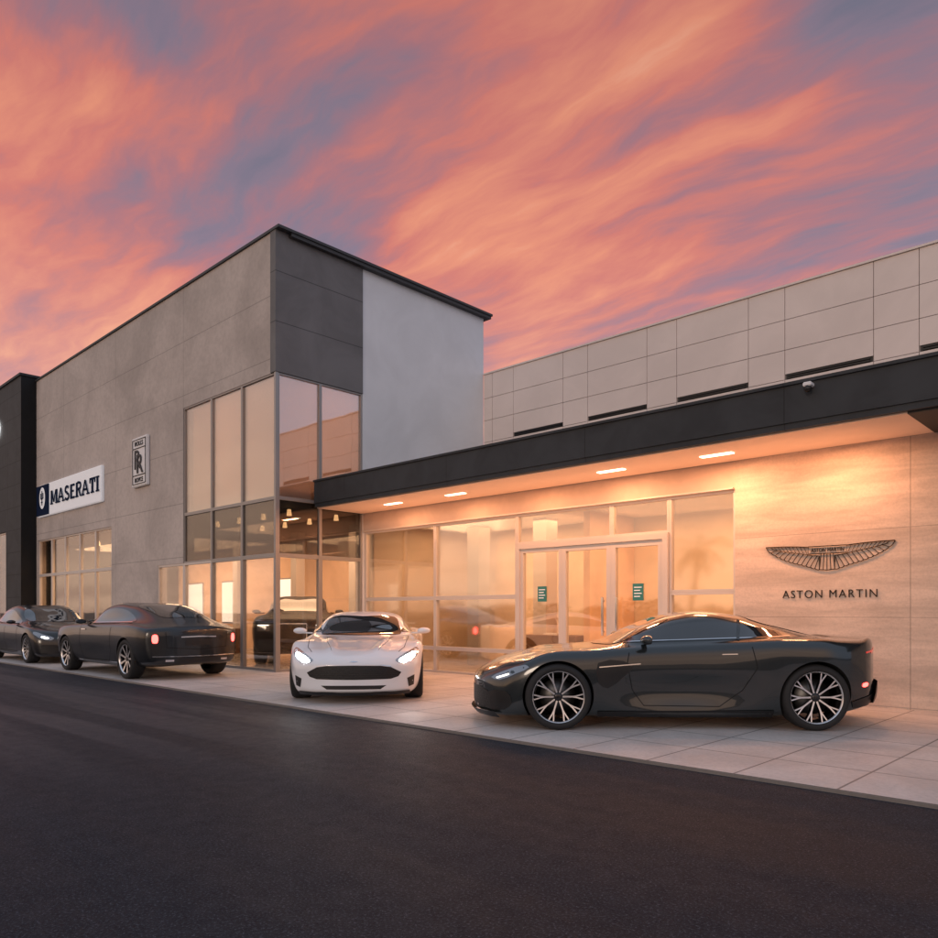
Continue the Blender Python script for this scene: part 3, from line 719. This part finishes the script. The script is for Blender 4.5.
def wheel_meshes(R, rr, nsp, style):
    key = (R, rr, nsp, style)
    if key in _wheel: return _wheel[key]
    out = []
    bm = bmesh.new(); lathe(bm, [(.02, -.04), (.19, -.04), (.19, -.01), (.02, -.01)]); bm2 = bm
    me = bpy.data.meshes.new('brake'); bm2.to_mesh(me); bm2.free(); me.materials.append(M['disc']); out.append(me)
    bm = bmesh.new()
    lathe(bm, [(rr-.004, -.12), (rr+.012, -.132), (R-.055, -.138), (R-.018, -.128), (R-.002, -.105), (R, -.05), (R, .05), (R-.002, .105), (R-.018, .128), (R-.055, .138), (rr+.012, .132), (rr-.004, .12)], 64)
    me = bpy.data.meshes.new('tyre'); bm.to_mesh(me); bm.free(); me.materials.append(M['tyre']); out.append(me)
    bm = bmesh.new()
    lathe(bm, [(rr, -.121), (rr-.03, -.10), (rr-.035, .07), (rr-.022, .10)], 64)
    lathe(bm, [(rr-.014, .10), (rr-.008, .118), (rr+.002, .124)], 64, 1)
    lathe(bm, [(.002, .096), (.03, .096), (.045, .088), (.052, .03)], 24)
    def spoke(pts):
        prev = None; n = len(pts)
        for k, (r, t, wd) in enumerate(pts):
            c = Vector((r*math.cos(t), 0, r*math.sin(t)))
            a = pts[max(0, k-1)]; b = pts[min(n-1, k+1)]
            tv = (Vector((b[0]*math.cos(b[1]), 0, b[0]*math.sin(b[1])))-Vector((a[0]*math.cos(a[1]), 0, a[0]*math.sin(a[1])))).normalized()
            nn = Vector((-tv.z, 0, tv.x)); y = .080+.030*(r/rr)**1.5
            ring = [bm.verts.new(c+nn*wd+Vector((0, y, 0))), bm.verts.new(c-nn*wd+Vector((0, y, 0))), bm.verts.new(c-nn*wd*1.3+Vector((0, y-.05, 0))), bm.verts.new(c+nn*wd*1.3+Vector((0, y-.05, 0)))]
            if prev:
                for q in range(4):
                    fc = bm.faces.new((prev[q], prev[(q+1) % 4], ring[(q+1) % 4], ring[q])); fc.material_index = 1 if q == 0 else 0
            prev = ring
    r1 = rr-.014
    for k in range(nsp):
        th = 2*math.pi*k/nsp+.3
        if style == 'Y':
            for s in (-1, 1):
                c0 = th+s*math.pi/nsp/2
                spoke([(.045, c0, .009), (.10, c0, .0085), (.15, c0, .008), (.19, c0+.035, .0075), (r1, c0+.10, .007)])
                spoke([(.15, c0-.01, .006), (.19, c0-.04, .0065), (r1, c0-.10, .0065)])
        else: spoke([(.045, th, .020), (.15, th, .017), (r1, th, .024)])
    bmesh.ops.recalc_face_normals(bm, faces=[fc for fc in bm.faces])
    me = bpy.data.meshes.new('rim'); bm.to_mesh(me); bm.free(); me.materials.append(M['rim']); me.materials.append(M['rimb']); out.append(me)
    _wheel[key] = out; return out
def build_car(spec):
    loc = spec['loc']; e = empty('parked_car', (loc[0], loc[1], spec.get('z', 0)), spec['label'], 'car', rot=math.atan2(spec['head'][1], spec['head'][0]), group=spec.get('group'))
    paint = spec['paint']
    bm = loft(spec['table'], spec['bowf'], spec['bowr'], spec.get('rakef', .06), spec.get('raker', .04), sculpt=spec.get('sculpt', .018), crease=spec.get('crease', 0))
    bvh = BVHTree.FromBMesh(bm)
    me = bpy.data.meshes.new('body'); bm.to_mesh(me); bm.free(); me.materials.append(paint)
    body = bpy.data.objects.new('body', me); COL.objects.link(body)
    cuts = []
    for wxx, R in ((spec['ax'][0], spec['arch']), (spec['ax'][1], spec['arch'])):
        for s in (-1, 1):
            b2 = bmesh.new(); bmesh.ops.create_cone(b2, cap_ends=True, segments=72, radius1=R, radius2=R, depth=.8, matrix=Matrix.Translation((wxx, s*.98, spec['R']+.005)) @ Matrix.Rotation(math.pi/2, 4, 'X'))
            mc = bpy.data.meshes.new('c'); b2.to_mesh(mc); b2.free(); mc.materials.append(M['well'])
            co = bpy.data.objects.new('c', mc); COL.objects.link(co); cuts.append(co)
            md = body.modifiers.new('b', 'BOOLEAN'); md.operation = 'DIFFERENCE'; md.object = co; md.solver = 'EXACT'; md.material_mode = 'TRANSFER'
    dg = bpy.context.evaluated_depsgraph_get(); dg.update()
    nm = bpy.data.meshes.new_from_object(body.evaluated_get(dg))
    body.modifiers.clear(); body.data = nm
    for c in cuts: bpy.data.objects.remove(c)
    for p in nm.polygons: p.use_smooth = True
    nm.set_sharp_from_angle(angle=math.radians(38))
    body.parent = e
    for nme, m_, view, poly, *rest in spec['patches']:
        off = rest[0] if rest else .004
        if view == 'side':
            patch(bvh, nme, 'side', poly, m_, e, off); patch(bvh, nme, 'side2', poly, m_, e, off)
        elif view in ('frontm', 'rearm'):
            patch(bvh, nme, view[:-1], poly, m_, e, off); patch(bvh, nme, view[:-1], [(-a, b) for a, b in poly], m_, e, off)
        elif view == 'topm':
            patch(bvh, nme, 'top', poly, m_, e, off); patch(bvh, nme, 'top', [(a, -b) for a, b in poly], m_, e, off)
        else: patch(bvh, nme, view, poly, m_, e, off)
    ms = wheel_meshes(spec['R'], spec['rr'], spec['nsp'], spec['style'])
    for wxx in spec['ax']:
        for s in (-1, 1):
            wo_ = bpy.data.objects.new('wheel', ms[0]); link(wo_, e); wo_.location = (wxx, s*spec['track'], spec['R']); wo_.rotation_euler = (0, 0, 0 if s > 0 else math.pi)
            for nme, q in (('tyre', ms[1]), ('rim', ms[2])):
                o = bpy.data.objects.new(nme, q); link(o, wo_)
    mxp = spec['mirror']
    for s in (-1, 1):
        b2 = bmesh.new()
        bmesh.ops.create_uvsphere(b2, u_segments=20, v_segments=12, radius=1, matrix=Matrix.Translation((mxp[0], s*mxp[1], mxp[2])) @ Matrix.Diagonal((.075, .105, .050, 1)))
        for v_ in b2.verts:
            if v_.co.x < mxp[0]-.03: v_.co.x = mxp[0]-.03
        bx(b2, mxp[0]-.025, mxp[0]+.03, min(s*(mxp[1]-.20), s*(mxp[1]-.05)), max(s*(mxp[1]-.20), s*(mxp[1]-.05)), mxp[2]-.045, mxp[2]-.025)
        mk('wing_mirror', b2, paint, e, world=False, smooth=True)
    return e, bvh

VT = [ # x, zb, ws,zs, wm,zm, wh,zh, wg,zg, wr,zr, zt
 (2.26, .15, .72, .18, .80, .32, .78, .47, .66, .530, .42, .555, .565),
 (2.05, .12, .80, .16, .87, .40, .85, .59, .70, .655, .44, .675, .68),
 (1.75, .12, .84, .165, .925, .47, .89, .715, .74, .750, .46, .757, .757),
 (1.35, .12, .86, .17, .960, .54, .92, .812, .77, .832, .48, .824, .822),
 (0.95, .12, .86, .17, .925, .58, .885, .815, .77, .858, .50, .868, .873),
 (0.72, .12, .865, .17, .908, .60, .875, .828, .78, .875, .56, .905, .918),
 (0.35, .12, .875, .17, .898, .62, .868, .848, .78, .910, .61, 1.050, 1.095),
 (0.00, .12, .875, .17, .898, .62, .868, .862, .78, .930, .58, 1.160, 1.218),
 (-.30, .12, .875, .17, .905, .62, .872, .878, .78, .945, .56, 1.200, 1.260),
 (-.68, .12, .875, .17, .930, .62, .895, .905, .775, .965, .53, 1.168, 1.226),
 (-1.05, .13, .87, .18, .972, .62, .945, .928, .765, .985, .48, 1.090, 1.140),
 (-1.40, .15, .86, .19, .985, .62, .955, .930, .75, .980, .45, 1.010, 1.045),
 (-1.75, .17, .85, .21, .960, .62, .925, .910, .74, .950, .43, .950, .965),
 (-2.05, .20, .80, .25, .900, .62, .875, .900, .73, .945, .42, .935, .935),
 (-2.23, .25, .76, .31, .840, .62, .82, .905, .71, .978, .42, .975, .975)]
side_win = smooth_poly([(.62, .935), (.35, 1.03), (.05, 1.11), (-.28, 1.145), (-.62, 1.125), (-.90, 1.07), (-1.16, 1.005), (-1.02, .988), (-.6, .975), (.0, .952)], 3)
def coupe_patches(paint, door=True):
    P_ = []
    P_ += [('side_window', M['carglass'], 'side', side_win, .005)]
    P_ += [('windscreen', M['carglass'], 'top', smooth_poly([(.74, -.60), (.84, -.3), (.87, 0), (.84, .3), (.74, .60), (.40, .58), (.10, .50), (.14, 0), (.10, -.50), (.40, -.58)], 3), .005)]
    P_ += [('rear_window', M['carglass'], 'top', smooth_poly([(-.82, -.44), (-.78, 0), (-.82, .44), (-1.25, .40), (-1.66, .32), (-1.72, 0), (-1.66, -.32), (-1.25, -.40)], 3), .005)]
    P_ += [('quarter_pillar', paint, 'side', strip_poly([(-.58, .95), (-.66, 1.16)], .030), .008)]
    P_ += [('door_seam', M['seam'], 'side', strip_poly([(.58, .90), (.62, .70), (.56, .42), (.44, .255), (-.36, .245), (-.60, .42), (-.74, .66), (-.68, .94)], .009), .003)]
    P_ += [('door_handle', M['chrome'], 'side', strip_poly([(-.38, .80), (-.54, .805)], .008), .008)]
    P_ += [('side_skirt', M['black'], 'side', [(-.93, .14), (.93, .14), (.93, .195), (-.93, .21)], .014)]
    P_ += [('bonnet_seam', M['seam'], 'topm', strip_poly([(.80, .73), (1.3, .72), (1.75, .68), (1.98, .60)], .008), .002)]
    return P_
pv = coupe_patches(M['paint_dark'])
pv += [('side_vent', M['black'], 'side', smooth_poly([(.93, .71), (.66, .73), (.56, .66), (.64, .58), (.82, .44), (.93, .50)], 2), .003),
       ('side_strake', M['chrome'], 'side', strip_poly([(.92, .665), (.48, .70)], .011), .014),
       ('headlight', M['headlens'], 'side', smooth_poly([(2.06, .535), (1.92, .610), (1.70, .685), (1.66, .66), (1.80, .590), (1.97, .515)], 2), .004),
       ('headlight_strip', M['drl'], 'side', strip_poly([(2.0, .535), (1.93, .560), (1.87, .583)], .012), .008),
       ('tail_light', M['tail'], 'side', strip_poly([(-1.90, .82), (-2.0, .835), (-2.14, .85)], .018), .004),
       ('side_marker', M['tailon'], 'side', smooth_poly([(-1.86, .46), (-1.93, .465), (-1.935, .50), (-1.865, .495)], 2), .006),
       ('tail_light', M['tail'], 'rear', strip_poly([(-.78, .82), (-.5, .86), (0, .88), (.5, .86), (.78, .82)], .03), .004),
       ('front_grille', M['mesh'], 'front', smooth_poly([(-.62, .39), (0, .42), (.62, .39), (.68, .25), (.5, .19), (0, .18), (-.5, .19), (-.68, .25)], 3), .004),
       ('splitter', M['black'], 'front', [(-.74, .145), (.74, .145), (.74, .185), (-.74, .185)], .045),
       ('intake', M['black'], 'side', smooth_poly([(2.12, .37), (1.90, .40), (1.84, .28), (1.92, .20), (2.12, .20)], 2), .004),
       ('diffuser', M['black'], 'rear', smooth_poly([(-.72, .30), (.72, .30), (.70, .46), (.4, .50), (-.4, .50), (-.70, .46)], 2), .04),
       ('diffuser_side', M['black'], 'side', [(-1.78, .23), (-1.74, .30), (-2.0, .37), (-2.2, .45), (-2.22, .27)], .010),
       ('sill_line', M['chrome'], 'side', strip_poly([(.62, .922), (.3, .938), (-.4, .962), (-.95, .978), (-1.15, .992)], .007), .009)]
h0 = (-.740, -.673)
build_car(dict(table=VT, loc=(-4.50, 8.07), head=h0, paint=M['paint_dark'], bowf=.38, bowr=.34, ax=(1.352, -1.352), arch=.378, R=.350, rr=.276, nsp=5, style='Y', sculpt=.030, crease=.012,
    track=.83, mirror=(.42, .98, .955), patches=pv, label='gunmetal grey sports coupe on pavement beside stone wall', group='cars parked outside the showroom'))
VW = [(r[0]*1.035, *r[1:]) for r in VT]
def nose(r, d): return (r[0], r[1], r[2], r[3], r[4], r[5]+d, r[6], r[7]+d, r[8], r[9]+d, r[10], r[11]+d, r[12]+d)
VW = [nose(r, .045 if r[0] > 2.2 else .03 if r[0] > 2 else 0) for r in VW]
pw = coupe_patches(M['paint_white'])
pw += [('front_grille', M['mesh'], 'front', [(-.36, .520), (0, .526), (.36, .520), (.50, .500), (.64, .425), (.60, .37), (.50, .340), (0, .335), (-.50, .340), (-.60, .37), (-.64, .425), (-.50, .500)], .004),
       ('grille_surround', M['chrome'], 'front', strip_poly([(-.50, .508), (-.36, .528), (0, .534), (.36, .528), (.50, .508)], .008), .009),
       ('headlight', M['headlens'], 'frontm', smooth_poly([(.56, .59), (.64, .645), (.76, .71), (.86, .745), (.88, .69), (.83, .61), (.74, .555), (.62, .55)], 3), .004),
       ('headlight_bulb', M['headlamp'], 'frontm', smooth_poly([(.61, .585), (.70, .64), (.82, .685), (.825, .64), (.745, .58), (.66, .558)], 3), .010),
       ('lower_intake', M['black'], 'front', [(-.44, .255), (0, .258), (.44, .255), (.36, .205), (-.36, .205)], .004),
       ('side_intake', M['black'], 'frontm', [(.72, .34), (.82, .38), (.81, .24), (.74, .22)], .004),
       ('splitter', M['black'], 'front', [(-.76, .14), (.76, .14), (.74, .18), (-.74, .18)], .025),
       ('badge', M['chrome'], 'front', smooth_poly([(-.06, .575), (0, .583), (.06, .575), (0, .567)], 2), .006),
       ('bonnet_crease', M['seam'], 'topm', strip_poly([(.95, .50), (1.5, .44), (2.05, .32)], .005), .001)]
build_car(dict(table=VW, loc=(-9.93, 7.88), head=(.744, -.669), paint=M['paint_white'], bowf=.40, bowr=.34, rakef=.10, ax=(1.40, -1.40), arch=.380, R=.348, rr=.262, nsp=5, style='Y', crease=.034,
    track=.81, mirror=(.46, .98, .955), patches=pw, label='white sports coupe facing the road with headlights lit', group='cars parked outside the showroom'))
WT = [
 (2.46, .22, .78, .26, .86, .50, .85, .82, .74, .90, .42, .925, .93),
 (2.20, .20, .84, .24, .93, .55, .90, .90, .76, .955, .44, .975, .98),
 (1.55, .20, .86, .24, .965, .60, .92, .95, .78, .995, .46, 1.01, 1.015),
 (0.95, .20, .86, .24, .95, .60, .915, .97, .80, 1.01, .52, 1.04, 1.05),
 (0.60, .20, .86, .24, .95, .60, .915, .98, .81, 1.02, .58, 1.12, 1.15),
 (0.10, .20, .86, .24, .95, .60, .915, .985, .80, 1.03, .62, 1.33, 1.37),
 (-.40, .20, .86, .24, .95, .60, .915, .99, .80, 1.04, .60, 1.385, 1.435),
 (-1.0, .20, .86, .24, .955, .60, .92, 1.0, .80, 1.045, .57, 1.345, 1.40),
 (-1.6, .22, .86, .26, .965, .60, .93, .995, .80, 1.04, .53, 1.225, 1.275),
 (-2.1, .24, .85, .28, .95, .60, .92, .965, .77, 1.01, .50, 1.090, 1.12),
 (-2.42, .27, .82, .31, .92, .60, .89, .93, .73, .975, .47, 1.005, 1.02),
 (-2.60, .30, .79, .34, .88, .60, .86, .90, .70, .945, .45, .965, .975)]
pb = [('side_window', M['carglass'], 'side', smooth_poly([(.52, 1.045), (.2, 1.20), (-.05, 1.285), (-.4, 1.32), (-.9, 1.29), (-1.3, 1.19), (-1.58, 1.08), (-1.45, 1.065), (-.8, 1.06), (0, 1.05)], 3), .005),
      ('windscreen', M['carglass'], 'top', smooth_poly([(.66, -.62), (.74, 0), (.66, .62), (.16, .56), (.20, 0), (.16, -.56)], 3), .005),
      ('rear_window', M['carglass'], 'top', smooth_poly([(-1.05, -.48), (-1.0, 0), (-1.05, .48), (-1.6, .45), (-1.95, .38), (-2.0, 0), (-1.95, -.38), (-1.6, -.45)], 3), .005),
      ('door_seam', M['seam'], 'side', strip_poly([(.70, 1.0), (.72, .6), (.62, .30), (-.70, .30), (-.86, .5), (-.90, 1.03)], .012), .003),
      ('door_handle', M['chrome'], 'side', strip_poly([(.40, .90), (.62, .90)], .02), .014),
      ('window_trim', M['chrome'], 'side', strip_poly([(.58, 1.03), (0, 1.042), (-.8, 1.052), (-1.5, 1.06)], .016), .008),
      ('side_skirt', M['chrome'], 'side', strip_poly([(-1.1, .29), (1.1, .27)], .016), .006),
      ('tail_light', M['tailon'], 'rearm', smooth_poly([(.73, .69), (.73, .83), (.80, .83), (.80, .69)], 3), .006),
      ('boot_seam', M['seam'], 'rear', strip_poly([(-.60, .88), (-.58, .60), (0, .56), (.58, .60), (.60, .88)], .014), .003),
      ('chrome_bar', M['chrome'], 'rear', strip_poly([(-.34, .79), (0, .80), (.34, .79)], .020), .010),
      ('number_plate', M['black'], 'rear', [(-.26, .63), (.26, .63), (.26, .75), (-.26, .75)], .006),
      ('bumper_trim', M['chrome'], 'rear', strip_poly([(-.80, .44), (0, .435), (.80, .44)], .016), .006),
      ('exhaust', M['chrome'], 'rearm', [(.46, .345), (.60, .345), (.60, .38), (.46, .38)], .006),
      ('diffuser', M['black'], 'rear', [(-.38, .33), (.38, .33), (.38, .40), (-.38, .40)], .006),
      ('front_grille', M['chrome'], 'front', [(-.3, .5), (.3, .5), (.3, .9), (-.3, .9)], .01),
      ('headlight', M['headlens'], 'frontm', [(.55, .68), (.8, .68), (.8, .8), (.55, .8)], .005)]
build_car(dict(table=WT, loc=(-16.02, 6.76), head=(-1, 0), paint=M['paint_black'], bowf=.24, bowr=.24, rakef=.02, raker=.02, ax=(1.555, -1.555), arch=.398, R=.372, rr=.275, nsp=9, style='I',
    track=.82, mirror=(.45, 1.02, 1.06), patches=pb, sculpt=.012, label='large black fastback coupe with red tail lights lit', group='cars parked outside the showroom'))
ST = [
 (2.40, .18, .76, .22, .83, .42, .81, .62, .68, .70, .44, .735, .745),
 (2.20, .16, .82, .20, .89, .45, .87, .70, .72, .775, .45, .80, .805),
 (1.50, .15, .85, .19, .935, .52, .90, .86, .77, .90, .48, .915, .92),
 (0.95, .15, .85, .19, .925, .52, .89, .90, .79, .945, .54, .97, .98),
 (0.60, .15, .85, .19, .925, .52, .89, .91, .80, .955, .60, 1.09, 1.12),
 (0.10, .15, .85, .19, .925, .52, .89, .92, .80, .965, .63, 1.30, 1.35),
 (-.40, .15, .85, .19, .925, .52, .89, .93, .80, .975, .62, 1.38, 1.43),
 (-1.0, .15, .85, .19, .93, .54, .89, .94, .79, .985, .60, 1.34, 1.39),
 (-1.6, .16, .85, .20, .94, .55, .90, .95, .77, 1.0, .56, 1.14, 1.17),
 (-2.0, .18, .84, .22, .92, .56, .88, .95, .74, .995, .50, 1.04, 1.05),
 (-2.50, .24, .78, .28, .86, .58, .83, .90, .70, .95, .46, .98, .985)]
ps = [('side_window', M['carglass'], 'side', smooth_poly([(.64, .97), (.25, 1.14), (-.05, 1.25), (-.4, 1.31), (-.95, 1.29), (-1.35, 1.17), (-1.55, 1.04), (-1.3, 1.01), (-.6, 1.0), (0, .985)], 3), .005),
      ('windscreen', M['carglass'], 'top', smooth_poly([(.76, -.62), (.86, 0), (.76, .62), (.18, .56), (.22, 0), (.18, -.56)], 3), .005),
      ('rear_window', M['carglass'], 'top', smooth_poly([(-1.15, -.52), (-1.1, 0), (-1.15, .52), (-1.75, .44), (-1.8, 0), (-1.75, -.44)], 3), .005),
      ('door_seam', M['seam'], 'side', strip_poly([(.72, .93), (.74, .55), (.62, .27), (-.9, .27), (-1.05, .5), (-1.3, .95)], .014), .003),
      ('door_seam', M['seam'], 'side', strip_poly([(-.28, .28), (-.28, 1.28)], .014), .003),
      ('window_trim', M['chrome'], 'side', strip_poly([(.66, .955), (0, .97), (-.8, .985), (-1.5, 1.02)], .012), .008),
      ('front_grille', M['mesh'], 'front', smooth_poly([(-.40, .60), (0, .62), (.40, .60), (.44, .45), (.34, .32), (0, .30), (-.34, .32), (-.44, .45)], 3), .004),
      ('grille_trim', M['chrome'], 'front', strip_poly([(-.40, .61), (0, .63), (.40, .61)], .014), .010),
      ('headlight', M['headlens'], 'frontm', smooth_poly([(.54, .62), (.68, .69), (.84, .74), (.86, .68), (.76, .60), (.60, .57)], 3), .004),
      ('headlight_bulb', M['headlamp2'], 'frontm', smooth_poly([(.64, .62), (.74, .66), (.78, .645), (.68, .60)], 3), .008),
      ('headlight', M['headlens'], 'side', smooth_poly([(2.2, .66), (2.0, .745), (1.86, .77), (1.9, .72), (2.08, .66)], 2), .005),
      ('lower_intake', M['black'], 'frontm', smooth_poly([(.52, .40), (.78, .42), (.76, .28), (.54, .25)], 2), .004)]
build_car(dict(table=ST, loc=(-22.15, 6.86), head=(1, 0), paint=M['paint_black2'], bowf=.34, bowr=.3, ax=(1.47, -1.47), arch=.39, R=.355, rr=.265, nsp=7, style='Y',
    track=.80, mirror=(.50, .98, 1.0), patches=ps, label='glossy black saloon parked nose to tail by pavement', group='cars parked outside the showroom'))
UT = [(r[0]*.95, r[1]+.06, r[2], r[3]+.08, r[4], r[5]*1.15, r[6], r[7]*1.16, r[8], r[9]*1.155, r[10], r[11]*1.15, r[12]*1.15) for r in WT]
UT = [r if r[0] > -1.2 else (r[0], *r[1:9], r[9]+.02, r[10]+.04, r[11]+(.14 if r[0] < -1.4 else .05)*(1 if r[0] > -2.3 else .8), r[12]+(.16 if r[0] < -1.4 else .05)) for r in UT]
pu = [('windscreen', M['carglass'], 'top', smooth_poly([(.64, -.62), (.70, 0), (.64, .62), (.14, .56), (.18, 0), (.14, -.56)], 3), .005),
      ('side_window', M['carglass'], 'side', smooth_poly([(.45, 1.23), (.1, 1.43), (-.4, 1.52), (-1.0, 1.48), (-1.6, 1.34), (-1.5, 1.25), (-.8, 1.24)], 3), .005),
      ('front_grille', M['mesh'], 'front', [(-.32, .58), (.32, .58), (.32, .96), (-.32, .96)], .012),
      ('grille_surround', M['chrome'], 'front', strip_poly([(-.33, .58), (-.33, .965), (.33, .965), (.33, .58)], .022), .016),
      ('headlight', M['headlens'], 'frontm', [(.52, .80), (.8, .80), (.8, .92), (.52, .92)], .005),
      ('headlight_strip', M['drl'], 'frontm', [(.54, .92), (.79, .92), (.79, .942), (.54, .942)], .009),
      ('lower_intake', M['black'], 'front', [(-.7, .36), (.7, .36), (.66, .5), (-.66, .5)], .006)]
build_car(dict(table=UT, loc=(-16.95, 11.3), z=.012, head=(.79, -.61), paint=M['paint_black3'], bowf=.15, bowr=.2, rakef=.01, raker=.01, ax=(1.5, -1.45), arch=.42, R=.385, rr=.27, nsp=7, style='I',
    track=.80, mirror=(.42, 1.04, 1.25), patches=pu, label='black sport utility vehicle displayed inside the glass showroom', group=None))

# ------------------------------------------------------------------ palm across the road (seen reflected in the glazing)
def palm_parts(h, seed):
    rnd = random.Random(seed)
    bm = bmesh.new(); prev = None
    for k in range(12):
        s = k/11; r = .20-.08*s; cx_ = .35*s*s
        ring = [bm.verts.new((cx_+r*math.cos(a*math.pi/6), r*math.sin(a*math.pi/6), h*s)) for a in range(12)]
        if prev:
            for i in range(12): bm.faces.new((prev[i], prev[(i+1) % 12], ring[(i+1) % 12], ring[i]))
        prev = ring
    bm.faces.new(prev)
    tr = bpy.data.meshes.new('trunk'); bm.to_mesh(tr); bm.free(); tr.materials.append(M['trunk'])
    bm = bmesh.new()
    for f_ in range(26):
        az = f_*2.4+rnd.random()*.4; el0 = rnd.uniform(-.3, 1.2); L = rnd.uniform(2.6, 3.5)
        p = Vector((.35, 0, h)); el_ = el0; pts = [p.copy()]
        for k in range(14):
            d = Vector((math.cos(az)*math.cos(el_), math.sin(az)*math.cos(el_), math.sin(el_))); p = p+d*L/14; pts.append(p.copy()); el_ -= .13
        sidev = Vector((-math.sin(az), math.cos(az), 0))
        for k in range(1, 14):
            for s in (-1, 1):
                for q in (0, .5):
                    b = pts[k].lerp(pts[k+1] if k < 14 else pts[k], q); ll = .65*math.sin(math.pi*(k+q)/15)**.6
                    t = (pts[k+1]-pts[k]).normalized()
                    tip = b+sidev*s*ll*.8+t*ll*.45+Vector((0, 0, -ll*.35-rnd.random()*.06))
                    v1 = bm.verts.new(b-t*.02); v2 = bm.verts.new(b+t*.03); v3 = bm.verts.new(tip); bm.faces.new((v1, v2, v3))
    lf = bpy.data.meshes.new('crown'); bm.to_mesh(lf); bm.free(); lf.materials.append(M['leaf'])
    return tr, lf
t_, l_ = palm_parts(6.2, 1)
e = empty('palm_tree', (-28.8, -34, -.03), 'palm tree across the road from the showroom', 'tree')
link(bpy.data.objects.new('trunk', t_), e); link(bpy.data.objects.new('crown', l_), e)
bm = bmesh.new(); rnd = random.Random(5)
for i in range(9000):
    x = rnd.uniform(-70, 8); y = -36+rnd.uniform(-.8, .8); hh = 1.9+.45*math.sin(x*.5)+.3*math.sin(x*1.7); z = rnd.random()**.7*hh
    c = Vector((x, y, z)); r = .17
    a = Vector((rnd.uniform(-1, 1), rnd.uniform(-1, 1), rnd.uniform(-1, 1))).normalized()*r; b = a.orthogonal().normalized()*r*.7
    bm.faces.new([bm.verts.new(c+a), bm.verts.new(c+b), bm.verts.new(c-a), bm.verts.new(c-b)])
mk('hedge', bm, M['hedge'], kind='stuff', label='low clipped hedge across the road', category='hedge')
